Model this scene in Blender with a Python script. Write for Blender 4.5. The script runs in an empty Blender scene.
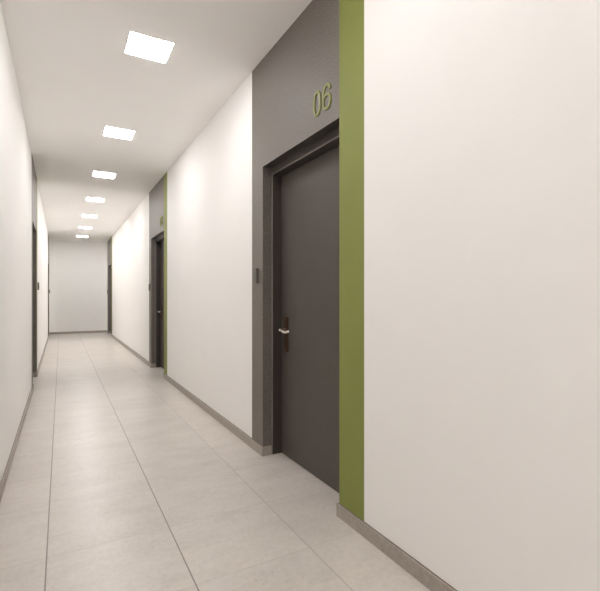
import bpy, bmesh, math
from mathutils import Vector, Matrix

# ------------------------------------------------------------------ scene
sc = bpy.context.scene
COL = sc.collection
vs = sc.view_settings
vs.view_transform = 'Standard'
vs.look = 'None'
vs.gamma = 1.0
vs.use_curve_mapping = False
vs.exposure = 0.11
try:
    sc.cycles.max_bounces = 14
    sc.cycles.diffuse_bounces = 12
    sc.cycles.glossy_bounces = 5
    sc.cycles.sample_clamp_indirect = 8.0
    sc.cycles.use_denoising = True
except Exception:
    pass
w = bpy.data.worlds.new('corridor_world')
sc.world = w
w.use_nodes = True
w.node_tree.nodes['Background'].inputs[0].default_value = (0, 0, 0, 1)
w.node_tree.nodes['Background'].inputs[1].default_value = 0.0

# ------------------------------------------------------------------ dimensions (metres)
XR, XL = 1.330, -0.320          # wall faces
Y0, Y1 = -4.60, 15.75           # corridor ends
HC = 2.992                      # ceiling height
T = 0.26                        # wall thickness
MOD = 1.45                      # a door bay: green stripe, opening, dark pier
GW, OPN = 0.22, 1.02            # stripe width, opening width
HEAD = 2.178                    # height of the opening
BBH, BBT = 0.068, 0.012         # skirting
RIGHT_BAYS = (1.73, 6.31, 13.90)
LEFT_BAYS = (6.31, 13.90)

# ------------------------------------------------------------------ materials
def srgb(r, g, b):
    f = lambda c: (c / 255 / 12.92) if c / 255 <= 0.04045 else ((c / 255 + 0.055) / 1.055) ** 2.4
    return (f(r), f(g), f(b), 1)

class N:
    def __init__(self, name):
        self.m = bpy.data.materials.new(name)
        self.m.use_nodes = True
        self.t = self.m.node_tree
        self.b = self.t.nodes['Principled BSDF']
        self.tc = None
    def new(self, kind, **kw):
        n = self.t.nodes.new(kind)
        for k, v in kw.items():
            setattr(n, k, v)
        return n
    def link(self, a, b):
        self.t.links.new(a, b)
    def coord(self):
        if not self.tc:
            self.tc = self.new('ShaderNodeTexCoord')
        return self.tc.outputs['Object']
    def noise(self, scale, detail=4, rough=0.55, vec=None):
        n = self.new('ShaderNodeTexNoise')
        n.inputs['Scale'].default_value = scale
        n.inputs['Detail'].default_value = detail
        n.inputs['Roughness'].default_value = rough
        self.link(vec or self.coord(), n.inputs['Vector'])
        return n.outputs['Fac']
    def math(self, op, a, b=None, c=None, clamp=False):
        n = self.new('ShaderNodeMath', operation=op, use_clamp=clamp)
        for i, v in enumerate((a, b, c)):
            if v is None:
                continue
            if isinstance(v, (int, float)):
                n.inputs[i].default_value = v
            else:
                self.link(v, n.inputs[i])
        return n.outputs[0]
    def ramp(self, fac, stops):
        n = self.new('ShaderNodeValToRGB')
        e = n.color_ramp.elements
        while len(e) < len(stops):
            e.new(0.5)
        for el, (p, c) in zip(e, stops):
            el.position = p
            el.color = c if len(c) == 4 else (*c, 1)
        self.link(fac, n.inputs[0])
        return n.outputs[0]
    def mix(self, fac, a, b, blend='MIX'):
        n = self.new('ShaderNodeMix', data_type='RGBA', blend_type=blend)
        for sock, v in ((n.inputs[0], fac), (n.inputs[6], a), (n.inputs[7], b)):
            if isinstance(v, (int, float, tuple)):
                sock.default_value = v
            else:
                self.link(v, sock)
        return n.outputs[2]
    def bump(self, height, strength, dist=0.001):
        n = self.new('ShaderNodeBump')
        n.inputs['Strength'].default_value = strength
        n.inputs['Distance'].default_value = dist
        self.link(height, n.inputs['Height'])
        self.link(n.outputs[0], self.b.inputs['Normal'])
    def set(self, **kw):
        for k, v in kw.items():
            s = self.b.inputs[k.replace('_', ' ')]
            if isinstance(v, (int, float, tuple)):
                s.default_value = v
            else:
                self.link(v, s)
        return self

def paint(name, col, var=0.02, rough=0.6, grain=220, bump=0.25, dist=0.0008, spec=0.3):
    n = N(name)
    lo = tuple(c * (1 - var) for c in col[:3]) + (1,)
    hi = tuple(min(1, c * (1 + var)) for c in col[:3]) + (1,)
    n.set(Base_Color=n.ramp(n.noise(3.0), [(0.3, lo), (0.7, hi)]), Roughness=rough)
    n.b.inputs['Specular IOR Level'].default_value = spec
    if bump:
        n.bump(n.noise(grain, 3, 0.5), bump, dist)
    return n.m

M_WALL = paint('white_wall_paint', (0.905, 0.895, 0.882, 1), 0.008, 0.65, 160, 0.30, 0.0010)
M_CEIL = paint('ceiling_paint', (0.93, 0.918, 0.905, 1), 0.006, 0.8, 200, 0.1)
def speckled():
    n = N('dark_rough_speckled_paint')
    g = n.noise(120, 3, 0.6)
    c = n.ramp(g, [(0.34, (0.125, 0.107, 0.094)), (0.5, (0.168, 0.146, 0.129)), (0.66, (0.215, 0.188, 0.168))])
    n.set(Base_Color=c, Roughness=0.5)
    n.b.inputs['Specular IOR Level'].default_value = 0.45
    n.bump(g, 0.9, 0.003)
    return n.m
M_DARK = speckled()
M_GREEN = paint('green_wall_paint', (0.238, 0.266, 0.070, 1), 0.03, 0.6, 180, 0.2)
M_DOOR = paint('brown_grey_door_laminate', (0.086, 0.073, 0.064, 1), 0.04, 0.48, 400, 0.08, 0.0004, 0.4)
M_FRAME = paint('dark_door_frame_paint', (0.058, 0.049, 0.043, 1), 0.04, 0.40, 400, 0.08, 0.0004, 0.5)
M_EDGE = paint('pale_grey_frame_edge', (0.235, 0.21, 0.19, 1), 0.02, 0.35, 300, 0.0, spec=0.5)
M_BELL = paint('grey_bell_plastic', (0.135, 0.118, 0.104, 1), 0.02, 0.45, 500, 0.05, 0.0003, 0.5)
M_BUTTON = paint('dark_button_plastic', (0.030, 0.027, 0.024, 1), 0.02, 0.35, 500, 0.0)
M_DIGIT = paint('green_digit_paint', (0.215, 0.235, 0.050, 1), 0.03, 0.45, 300, 0.0)
M_GAP = paint('grey_shadow_gap', (0.20, 0.17, 0.15, 1), 0.02, 0.8, 300, 0.0)
M_TRIM = paint('white_fitting_metal', (0.78, 0.76, 0.74, 1), 0.01, 0.4, 300, 0.0)

def metal(name, col, rough):
    n = N(name)
    r = n.math('MULTIPLY_ADD', n.noise(60), 0.10, rough - 0.05)
    n.set(Base_Color=col, Metallic=1.0, Roughness=r)
    return n.m
M_CHROME = metal('satin_nickel', (0.80, 0.74, 0.68, 1), 0.22)
M_BRONZE = metal('brown_bronze', (0.15, 0.095, 0.06, 1), 0.34)

def lamp(strength):
    n = N('lamp_diffuser')
    n.set(Base_Color=(0.9, 0.9, 0.88, 1), Roughness=0.5)
    n.b.inputs['Emission Color'].default_value = (1.0, 0.975, 0.965, 1)
    n.b.inputs['Emission Strength'].default_value = strength
    return n.m
M_LAMP = lamp(40.0)

# stone floor tiles: long dark joints along the corridor, faint cross joints
def make_floor_mat():
    n = N('beige_stone_floor_tile')
    sep = n.new('ShaderNodeSeparateXYZ')
    n.link(n.coord(), sep.inputs[0])
    x, y = sep.outputs[0], sep.outputs[1]
    TX, TY, OX, OY = 0.549, 0.515, -0.058, 1.775
    u = n.math('DIVIDE', n.math('SUBTRACT', x, OX), TX)
    v = n.math('DIVIDE', n.math('SUBTRACT', y, OY), TY)
    def line(t, size, wdt):
        d = n.math('ABSOLUTE', n.math('SUBTRACT', t, n.math('ROUND', t)))
        return n.math('SUBTRACT', 1.0, n.math('DIVIDE', n.math('MULTIPLY', d, size), wdt), clamp=True)
    lx = n.math('MULTIPLY', line(u, TX, 0.0038), 2.2, clamp=True)
    ly = n.math('MULTIPLY', line(v, TY, 0.0036), 1.6, clamp=True)
    # the third long joint is filled with paler grout
    pale = n.math('GREATER_THAN', x, 0.8)
    lxs = n.math('MULTIPLY', lx, n.math('MULTIPLY_ADD', pale, -0.42, 0.75))
    lys = n.math('MULTIPLY', ly, n.math('MULTIPLY_ADD', n.noise(2.2), 0.5, 0.0))
    # one tone per tile
    cell = n.new('ShaderNodeCombineXYZ')
    n.link(n.math('FLOOR', u), cell.inputs[0]); n.link(n.math('FLOOR', v), cell.inputs[1])
    wn = n.new('ShaderNodeTexWhiteNoise', noise_dimensions='3D')
    n.link(cell.outputs[0], wn.inputs['Vector'])
    # offset the veining in each tile
    off = n.new('ShaderNodeVectorMath', operation='MULTIPLY_ADD')
    n.link(wn.outputs['Color'], off.inputs[0]); off.inputs[1].default_value = (9, 9, 9)
    n.link(n.coord(), off.inputs[2])
    mp = n.new('ShaderNodeMapping'); mp.inputs['Scale'].default_value = (1.0, 2.4, 1)
    n.link(off.outputs[0], mp.inputs[0])
    cloud = n.noise(3.2, 6, 0.62, mp.outputs[0])
    fine = n.noise(38, 5, 0.65, off.outputs[0])
    base = n.ramp(cloud, [(0.30, (0.565, 0.522, 0.480)), (0.52, (0.640, 0.597, 0.555)), (0.75, (0.690, 0.650, 0.608))])
    base = n.mix(0.30, base, n.ramp(fine, [(0.35, (0.525, 0.480, 0.436)), (0.6, (0.710, 0.668, 0.626))]))
    tone = n.math('MULTIPLY_ADD', wn.outputs['Value'], 0.06, 0.96)
    hsv = n.new('ShaderNodeHueSaturation'); n.link(base, hsv.inputs['Color']); n.link(tone, hsv.inputs['Value'])
    # small pits
    vor = n.new('ShaderNodeTexVoronoi'); vor.inputs['Scale'].default_value = 26
    n.link(n.coord(), vor.inputs['Vector'])
    pit = n.math('LESS_THAN', vor.outputs['Distance'], 0.11)
    patch = n.math('GREATER_THAN', n.noise(1.9, 3, 0.6), 0.60)
    pit = n.math('MULTIPLY', n.math('MULTIPLY', pit, patch), 0.35)
    col = n.mix(pit, hsv.outputs[0], (0.20, 0.165, 0.14, 1))
    col = n.mix(lys, col, (0.25, 0.215, 0.185, 1))
    col = n.mix(lxs, col, (0.105, 0.088, 0.075, 1))
    n.set(Base_Color=col, Roughness=n.math('MULTIPLY_ADD', fine, 0.14, 0.26))
    n.b.inputs['Specular IOR Level'].default_value = 0.6
    n.bump(n.math('SUBTRACT', n.math('MULTIPLY', fine, 0.25), n.math('MAXIMUM', lx, ly)), 0.25, 0.0012)
    return n.m
M_FLOOR = make_floor_mat()

def make_skirting_mat():
    n = N('stone_skirting')
    c = n.ramp(n.noise(45, 6, 0.65), [(0.3, (0.330, 0.290, 0.255)), (0.7, (0.430, 0.385, 0.345))])
    n.set(Base_Color=c, Roughness=0.5)
    n.bump(n.noise(90, 4), 0.15, 0.001)
    return n.m
M_SKIRT = make_skirting_mat()

# ------------------------------------------------------------------ mesh helpers
def obj(name, bm, mats, parent=None, smooth=False):
    me = bpy.data.meshes.new(name)
    bmesh.ops.recalc_face_normals(bm, faces=bm.faces)
    bm.to_mesh(me); bm.free()
    for m in (mats if isinstance(mats, (list, tuple)) else [mats]):
        me.materials.append(m)
    if smooth:
        for p in me.polygons:
            p.use_smooth = True
    o = bpy.data.objects.new(name, me)
    COL.objects.link(o)
    if parent:
        o.parent = parent
    return o

def box(bm, lo, hi, mat=0, bevel=0.0, seg=2):
    g = bmesh.ops.create_cube(bm, size=1.0)['verts']
    c = [(a + b) / 2 for a, b in zip(lo, hi)]
    s = [b - a for a, b in zip(lo, hi)]
    for v in g:
        v.co = Vector([v.co[i] * s[i] + c[i] for i in range(3)])
    fs = list({f for v in g for f in v.link_faces})
    for f in fs:
        f.material_index = mat
    if bevel:
        es = list({e for v in g for e in v.link_edges})
        bmesh.ops.bevel(bm, geom=es, offset=bevel, segments=seg, affect='EDGES', profile=0.5, material=-1)

def prism(bm, pts, axis, a, b, mat=0):
    """extrude a 2D outline along an axis ('x','y','z') from a to b"""
    def P(p, h):
        return {'x': (h, p[0], p[1]), 'y': (p[0], h, p[1]), 'z': (p[0], p[1], h)}[axis]
    lo = [bm.verts.new(P(p, a)) for p in pts]
    hi = [bm.verts.new(P(p, b)) for p in pts]
    k = len(pts)
    fs = [bm.faces.new(lo), bm.faces.new(hi)]
    for i in range(k):
        fs.append(bm.faces.new((lo[i], lo[(i + 1) % k], hi[(i + 1) % k], hi[i])))
    for f in fs:
        f.material_index = mat
    return fs

def cyl(bm, c, axis, r, length, seg=24, mat=0):
    m = {'x': Matrix.Rotation(math.pi / 2, 4, 'Y'), 'y': Matrix.Rotation(math.pi / 2, 4, 'X'), 'z': Matrix()}[axis]
    g = bmesh.ops.create_cone(bm, cap_ends=True, segments=seg, radius1=r, radius2=r, depth=length,
                              matrix=Matrix.Translation(c) @ m)['verts']
    for f in {f for v in g for f in v.link_faces}:
        f.material_index = mat

def sweep(bm, path, secs, up=Vector((0, 0, 1)), closed=False, mat=0):
    """sweep a section (list of (side, up) per path point) along a path"""
    n = len(path); rings = []
    for i, p in enumerate(path):
        a = path[(i - 1) % n] if (closed or i > 0) else path[i]
        b = path[(i + 1) % n] if (closed or i < n - 1) else path[i]
        t = (b - a).normalized()
        side = t.cross(up).normalized()
        u2 = side.cross(t).normalized()
        sec = secs(i / max(1, n - 1))
        rings.append([bm.verts.new(p + side * s + u2 * h) for s, h in sec])
    k = len(rings[0])
    for i in range(n if closed else n - 1):
        r0, r1 = rings[i], rings[(i + 1) % n]
        for j in range(k):
            bm.faces.new((r0[j], r0[(j + 1) % k], r1[(j + 1) % k], r1[j]))
    if not closed:
        bm.faces.new(rings[0]); bm.faces.new(rings[-1])

def thing(name, label, cat, loc=(0, 0, 0), rz=0, group=None, kind=None):
    o = bpy.data.objects.new(name, None)
    o.empty_display_size = 0.1
    COL.objects.link(o)
    o.location = loc; o.rotation_euler = (0, 0, rz)
    o['label'] = label; o['category'] = cat
    if group: o['group'] = group
    if kind: o['kind'] = kind
    return o

def struct(o, label, cat):
    o['kind'] = 'structure'; o['label'] = label; o['category'] = cat
    return o

def copy_tree(o, parent=None):
    c = o.copy(); COL.objects.link(c)
    if parent: c.parent = parent
    for ch in list(o.children):
        copy_tree(ch, c)
    return c

# ------------------------------------------------------------------ shell
bm = bmesh.new(); box(bm, (XL - T, Y0 - T, -0.12), (XR + T, Y1 + T, 0.0))
struct(obj('floor', bm, M_FLOOR), 'beige stone tiled corridor floor with dark lengthwise joints', 'floor')
bm = bmesh.new(); box(bm, (XL - T, Y0 - T, HC), (XR + T, Y1 + T, HC + 0.12))
struct(obj('ceiling', bm, M_CEIL), 'plain white corridor ceiling carrying a row of square lights', 'ceiling')
bm = bmesh.new(); box(bm, (XL - T, Y1, 0), (XR + T, Y1 + T, HC))
struct(obj('wall_end', bm, M_WALL), 'plain white wall closing the far end of the corridor', 'wall')
bm = bmesh.new(); box(bm, (XL - T, Y0 - T, 0), (XR + T, Y0, HC))
struct(obj('wall_rear', bm, M_WALL), 'white wall behind the viewpoint', 'wall')

def wall_run(name, x0, x1, bays, label):
    bm = bmesh.new(); y = Y0
    for b in list(bays) + [None]:
        e = b if b is not None else Y1
        box(bm, (x0, y, 0), (x1, e, HC))
        if b is not None:
            y = b + MOD
    return struct(obj(name, bm, M_WALL), label, 'wall')
wall_run('wall_right', XR, XR + T, RIGHT_BAYS, 'white textured right-hand corridor wall between the dark door bays')
wall_run('wall_left', XL - T, XL, LEFT_BAYS, 'white left-hand corridor wall seen at a grazing angle')

# ------------------------------------------------------------------ door bay pieces in a local frame:
# x = depth into the wall (0 = wall face), y = along the wall from the start of the green stripe
O0, O1 = GW, GW + OPN
def surround_bm():
    bm = bmesh.new()
    prism(bm, [(O1, 0), (MOD, 0), (MOD, HEAD), (O1, HEAD)], 'x', 0, T)
    prism(bm, [(O0, HEAD), (O1, HEAD), (MOD, HEAD), (MOD, HC), (O0, HC)], 'x', 0, T)
    bmesh.ops.remove_doubles(bm, verts=bm.verts, dist=1e-5)
    for f in bm.faces:
        if all(abs(v.co.z - HEAD) < 1e-5 and v.co.y < O1 + 1e-5 for v in f.verts):
            f.material_index = 1
    return bm
def stripe_bm():
    # the face is green, the return into the recess is dark like the surround
    bm = bmesh.new(); box(bm, (0, 0, 0), (T, GW, HC))
    for f in bm.faces:
        if all(abs(v.co.y - GW) < 1e-6 for v in f.verts):
            f.material_index = 1
    return bm

def frame_bm():
    bm = bmesh.new()
    a, b = 0.070, 0.215          # front and back of the frame
    js, hs = 0.014, 0.055        # jamb and head widths
    i0, i1, hz = O0 + js, O1 - js, HEAD - hs
    c = 0.0055                   # eased inner arris, a paler grey edge strip
    # jambs and head as one U-shaped profile with a chamfered front inner edge
    outer = [(O0, 0), (O0, HEAD), (O1, HEAD), (O1, 0)]
    def ring(x, d):
        return [(x, i0 - d, 0), (x, i0 - d, hz + d), (x, i1 + d, hz + d), (x, i1 + d, 0)]
    loops = [[(a, y, z) for y, z in outer], ring(a, c), ring(a + c, 0), ring(b, 0), [(b, y, z) for y, z in outer]]
    V = [[bm.verts.new(p) for p in l] for l in loops]
    for k in range(len(V)):
        l0, l1 = V[k], V[(k + 1) % len(V)]
        for i in range(3):
            f = bm.faces.new((l0[i], l0[i + 1], l1[i + 1], l1[i]))
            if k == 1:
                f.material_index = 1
    for i in (0, 3):
        bm.faces.new([l[i] for l in V])
    return bm, i0, i1, hz

DX = 0.147                       # depth of the door face
def leaf_bm(i0, i1, hz):
    bm = bmesh.new(); box(bm, (DX, i0 + 0.003, 0.004), (DX + 0.045, i1 - 0.003, hz - 0.003), bevel=0.002, seg=1); return bm

HY, HZ = 1.130, 0.950            # lever axis on the door
def make_handle(parent):
    bm = bmesh.new()
    # long backplate with rounded ends
    pts = []; hw, zt, zb = 0.026, HZ + 0.100, HZ - 0.168
    for k in range(13):
        t = math.pi * k / 12
        pts.append((HY + hw * math.cos(t), zt - hw * 0.6 + hw * 0.6 * math.sin(t)))
    for k in range(13):
        t = math.pi + math.pi * k / 12
        pts.append((HY + hw * math.cos(t), zb + hw * 0.6 + hw * 0.6 * math.sin(t)))
    prism(bm, pts, 'x', DX - 0.011, DX)
    es = [e for e in bm.edges if all(abs(v.co.x - (DX - 0.011)) < 1e-6 for v in e.verts)]
    bmesh.ops.bevel(bm, geom=es, offset=0.003, segments=2, affect='EDGES', profile=0.5)
    plate = obj('door_handle', bm, M_BRONZE, parent)
    plate['label'] = 'bronze long backplate with a bright lever'
    # lever: neck out of the plate, then along the door towards the hinges
    bm = bmesh.new()
    ctrl = [(DX - 0.006, HY, HZ), (DX - 0.025, HY, HZ), (DX - 0.042, HY, HZ + 0.004), (DX - 0.055, HY - 0.003, HZ + 0.005),
            (DX - 0.058, HY - 0.014, HZ), (DX - 0.059, HY - 0.035, HZ - 0.003), (DX - 0.057, HY - 0.065, HZ - 0.009),
            (DX - 0.054, HY - 0.095, HZ - 0.008), (DX - 0.051, HY - 0.122, HZ - 0.001), (DX - 0.050, HY - 0.130, HZ + 0.004)]
    path = []
    P = [Vector(c) for c in ctrl]
    for i in range(len(P) - 1):
        p0, p1, p2, p3 = P[max(0, i - 1)], P[i], P[i + 1], P[min(len(P) - 1, i + 2)]
        for k in range(5):
            t = k / 5
            path.append(0.5 * ((2 * p1) + (p2 - p0) * t + (2 * p0 - 5 * p1 + 4 * p2 - p3) * t * t + (3 * p1 - p0 - 3 * p2 + p3) * t ** 3))
    path.append(P[-1])
    def sec(f):
        a = 0.0120 if f < 0.45 else 0.0085
        h = 0.0125 - 0.001 * f
        if f > 0.97: a *= 0.6; h *= 0.7
        return [(a * math.cos(2 * math.pi * k / 14), h * math.sin(2 * math.pi * k / 14)) for k in range(14)]
    sweep(bm, path, sec)
    lev = obj('lever', bm, M_CHROME, plate, smooth=True); lev['label'] = 'bright nickel lever'
    bm = bmesh.new(); cyl(bm, (DX - 0.0125, HY, HZ), 'x', 0.0165, 0.008)
    es = [e for e in bm.edges if all(v.co.x < DX - 0.0149 for v in e.verts)]
    bmesh.ops.bevel(bm, geom=es, offset=0.002, segments=2, affect='EDGES')
    obj('rosette', bm, M_BRONZE, plate)
    bm = bmesh.new()
    zc = HZ - 0.108
    cyl(bm, (DX - 0.012, HY, zc), 'x', 0.0090, 0.010)
    box(bm, (DX - 0.015, HY - 0.0055, zc - 0.026), (DX - 0.008, HY + 0.0055, zc), bevel=0.002)
    box(bm, (DX - 0.0176, HY - 0.0012, zc - 0.005), (DX - 0.0165, HY + 0.0012, zc + 0.005), mat=1)
    obj('lock_cylinder', bm, [M_BRONZE, M_BUTTON], plate)
    return plate

def make_door(name, label):
    root = thing(name, label, 'door', kind='structure')
    fb, i0, i1, hz = frame_bm()
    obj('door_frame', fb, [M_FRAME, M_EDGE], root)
    obj('door_leaf', leaf_bm(i0, i1, hz), M_DOOR, root)
    make_handle(root)
    return root

# trims (dark surround and green stripe) and doors
sur0, str0, door0 = surround_bm(), stripe_bm(), None
sur_me = bpy.data.meshes.new('dark_surround'); bmesh.ops.recalc_face_normals(sur0, faces=sur0.faces); sur0.to_mesh(sur_me); sur0.free(); sur_me.materials.append(M_DARK); sur_me.materials.append(M_FRAME)
str_me = bpy.data.meshes.new('green_stripe'); bmesh.ops.recalc_face_normals(str0, faces=str0.faces); str0.to_mesh(str_me); str0.free(); str_me.materials.append(M_GREEN); str_me.materials.append(M_DARK)

BAYS = [  # side, start, words
    ('R', RIGHT_BAYS[0], 'nearest door on the right, under the large number'),
    ('R', RIGHT_BAYS[1], 'second door along the right wall'),
    ('R', RIGHT_BAYS[2], 'last door on the right beside the end wall'),
    ('L', LEFT_BAYS[0], 'nearer door on the left wall'),
    ('L', LEFT_BAYS[1], 'last door on the left beside the end wall')]
def place(o, side, y0):
    if side == 'R':
        o.location = (XR, y0, 0); o.rotation_euler = (0, 0, 0)
    else:
        o.location = (XL, y0 + MOD, 0); o.rotation_euler = (0, 0, math.pi)
tn = 1
for i, (side, y0, words) in enumerate(BAYS):
    a = bpy.data.objects.new('trim_%d' % tn, sur_me); COL.objects.link(a); place(a, side, y0)
    struct(a, 'dark grey-brown textured wall surround of the ' + words, 'wall panel')
    b = bpy.data.objects.new('trim_%d' % (tn + 1), str_me); COL.objects.link(b); place(b, side, y0)
    struct(b, 'green full-height stripe beside the ' + words, 'wall stripe')
    tn += 2
    lab = 'dark brown-grey flush door, the ' + words
    if i == 0:
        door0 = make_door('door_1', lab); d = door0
    else:
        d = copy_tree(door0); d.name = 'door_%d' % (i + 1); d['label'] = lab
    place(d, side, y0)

# ------------------------------------------------------------------ skirtings
RET = 0.070   # return into each recess, up to the frame
def skirting(name, side, bays, label):
    bm = bmesh.new()
    s = 1 if side == 'R' else -1
    xf = XR if side == 'R' else XL
    def bx(xa, xb, ya, yb):
        lo = (min(xa, xb), min(ya, yb), 0.0); hi = (max(xa, xb), max(ya, yb), BBH)
        box(bm, lo, hi)
    def gap_strip(xa, xb, ya, yb):  # dark strip stands in for the shadow gap above the skirting
        box(bm, (min(xa, xb), min(ya, yb), BBH), (max(xa, xb), max(ya, yb), BBH + 0.0035), mat=1)
    # openings along y
    ops = []
    for b in bays:
        ops.append((b + O0, b + O1) if side == 'R' else (b + MOD - O1, b + MOD - O0))
    y = Y0
    for o in ops + [None]:
        e = o[0] if o else Y1 - BBT
        first = (y == Y0)
        ya = y if first else y - BBT           # wraps the corner of the recess
        yb = e + BBT if o else e
        bx(xf - s * BBT, xf, ya, yb)
        gap_strip(xf - s * 0.0028, xf, y, e)
        if not first:
            bx(xf, xf + s * (RET - 0.002), y - BBT, y)
            gap_strip(xf, xf + s * (RET - 0.002), y - 0.0028, y)
        if o:
            bx(xf, xf + s * (RET - 0.002), e, e + BBT)
            gap_strip(xf, xf + s * (RET - 0.002), e, e + 0.0028)
            y = o[1]
    return struct(obj(name, bm, [M_SKIRT, M_GAP]), label, 'baseboard')
skirting('baseboard_right', 'R', RIGHT_BAYS, 'low beige stone skirting along the right wall, returned into the door recesses')
skirting('baseboard_left', 'L', LEFT_BAYS, 'low beige stone skirting along the left wall')
bm = bmesh.new(); box(bm, (XL, Y1 - BBT, 0), (XR, Y1, BBH))
struct(obj('baseboard_end', bm, M_SKIRT), 'low stone skirting at the foot of the end wall', 'baseboard')

# ------------------------------------------------------------------ ceiling lights
def make_light(label):
    root = thing('ceiling_light', label, 'ceiling light', group='square ceiling lights down the corridor')
    h = 0.150
    bm = bmesh.new()
    # slim square rim; the diffuser stands a little proud of it and lights it
    o_, i_ = h + 0.004, h - 0.008
    for (x0, x1, y0, y1) in ((-o_, o_, -o_, -i_), (-o_, o_, i_, o_), (-o_, -i_, -i_, i_), (i_, o_, -i_, i_)):
        box(bm, (x0, y0, -0.0015), (x1, y1, 0.0))
    obj('housing', bm, M_TRIM, root)
    bm = bmesh.new(); box(bm, (-i_ + 0.0002, -i_ + 0.0002, -0.0040), (i_ - 0.0002, i_ - 0.0002, -0.0005))
    obj('diffuser', bm, M_LAMP, root)
    return root
LX = 0.555
# emission strength per lamp, raised towards the far end to brighten it
POWER = {-3: 38.0, -2: 36.0, -1: 31.0, 0: 38.5, 1: 39.0, 2: 40.0, 3: 43.0, 4: 46.0, 5: 54.0, 6: 66.0}
def set_power(root, k):
    for ch in root.children:
        if ch.name.startswith('diffuser'):
            ch.material_slots[0].link = 'OBJECT'
            ch.material_slots[0].material = lamp(POWER[k])
words = ['nearest square ceiling light, the largest in the row', 'second square ceiling light in the row',
         'third square ceiling light in the row', 'fourth square ceiling light, midway along the row',
         'fifth square ceiling light in the row', 'sixth square ceiling light, last but one of the row',
         'last square ceiling light, just before the end wall']
l0 = None
for k in range(7):
    l = make_light(words[0]) if k == 0 else copy_tree(l0)
    if k == 0: l0 = l
    l.location = (LX, 3.24 + 1.85 * k, HC); l['label'] = words[k]; set_power(l, k)
for k, wd in ((-1, 'square ceiling light just overhead of the viewpoint, above the frame'),
              (-2, 'square ceiling light behind the viewpoint'),
              (-3, 'square ceiling light furthest behind the viewpoint')):
    l = copy_tree(l0); l.location = (LX, 3.24 + 1.85 * k, HC); l['label'] = wd; set_power(l, k)

# ------------------------------------------------------------------ door bells / intercom buttons
def make_bell(label):
    root = thing('door_bell', label, 'door bell', group='door bells beside the doors')
    bm = bmesh.new(); box(bm, (-0.021, -0.031, -0.058), (0.001, 0.031, 0.058), bevel=0.005, seg=3)
    obj('housing', bm, M_BELL, root)
    bm = bmesh.new(); box(bm, (-0.0230, -0.012, -0.030), (-0.0205, 0.012, 0.002), bevel=0.0015, seg=2)
    obj('push_button', bm, M_BELL, root)
    return root
bells = [('R', RIGHT_BAYS[0], MOD - 0.10, 'small dark door bell on the pier left of the nearest right-hand door'),
         ('R', RIGHT_BAYS[1], MOD - 0.10, 'small dark door bell on the pier of the second door on the right'),
         ('R', RIGHT_BAYS[2], MOD - 0.10, 'tiny door bell on the pier of the last right-hand door'),
         ('L', LEFT_BAYS[0], -0.10, 'small dark door bell sticking out of the left wall past its nearer door'),
         ('L', LEFT_BAYS[1], -0.05, 'tiny door bell at the far end of the left wall')]
b0 = None
for i, (side, y0, u, lab) in enumerate(bells):
    b = make_bell(lab) if i == 0 else copy_tree(b0)
    if i == 0: b0 = b
    b['label'] = lab
    if side == 'R':
        b.location = (XR, y0 + u, 1.360)
    else:
        b.location = (XL, y0 + MOD - u, 1.360); b.rotation_euler = (0, 0, math.pi)

# ------------------------------------------------------------------ door numbers (raised green digits)
DH, DT, ST = 0.150, 0.008, 0.0165
def stroke(bm, path, closed):
    hs = ST / 2
    def sec(f):
        return [(-hs, 0), (hs, 0), (hs, DT - 0.001), (hs - 0.001, DT), (-hs + 0.001, DT), (-hs, DT - 0.001)]
    # path given as (right, up); local frame: right = -y, out of the wall = -x
    sweep(bm, [Vector((0.001, -r, z)) for r, z in path], sec, up=Vector((-1, 0, 0)), closed=closed)
def oval(cx, cz, rx, rz, p=2.5, k=48):
    out = []
    for i in range(k):
        t = 2 * math.pi * i / k
        c, s = math.cos(t), math.sin(t)
        out.append((cx + rx * math.copysign(abs(c) ** (2 / p), c), cz + rz * math.copysign(abs(s) ** (2 / p), s)))
    return out
def make_number(label):
    root = thing('door_number', label, 'door number', group='green door numbers over the doors')
    hs = ST / 2
    bm = bmesh.new()
    stroke(bm, oval(0.045, 0, 0.043 - hs, DH / 2 - hs), True)
    obj('digit', bm, M_DIGIT, root)
    bm = bmesh.new()
    cx = 0.152
    rx = 0.045 - hs
    bz = 0.048
    stroke(bm, oval(cx, -DH / 2 + bz, rx, bz - hs, 2.3), True)
    arc = []
    # back of the six: up from the bowl's left side, over the top to a short terminal
    for k in range(8):
        arc.append((cx - rx, -DH / 2 + bz + k / 7 * (DH / 2 - bz + 0.022)))
    rz = DH / 2 - hs - 0.022
    for k in range(1, 19):
        t = math.pi - (math.pi * 0.93) * k / 18
        arc.append((cx + rx * math.cos(t), 0.022 + rz * math.sin(t)))
    stroke(bm, arc, False)
    obj('digit', bm, M_DIGIT, root)
    return root
n0 = make_number('raised green number 06 over the nearest right-hand door')
n0.location = (XR, 2.224, 2.342)
n1 = copy_tree(n0)
n1['label'] = 'small green number over the second door on the right'
n1.location = (XR, 2.224 + RIGHT_BAYS[1] - RIGHT_BAYS[0], 2.342)

# ------------------------------------------------------------------ camera
cd = bpy.data.cameras.new('camera')
cd.sensor_fit = 'HORIZONTAL'; cd.sensor_width = 36.0
cd.lens = 430.0 / 600.0 * 36.0
cd.shift_y = 1.0 / 600.0
cd.clip_start = 0.02
cam = bpy.data.objects.new('camera', cd); COL.objects.link(cam)
cam.location = (0, 0, 1.2)
cam.rotation_euler = (math.pi / 2, 0, -math.atan(239.0 / 430.0))
sc.camera = cam
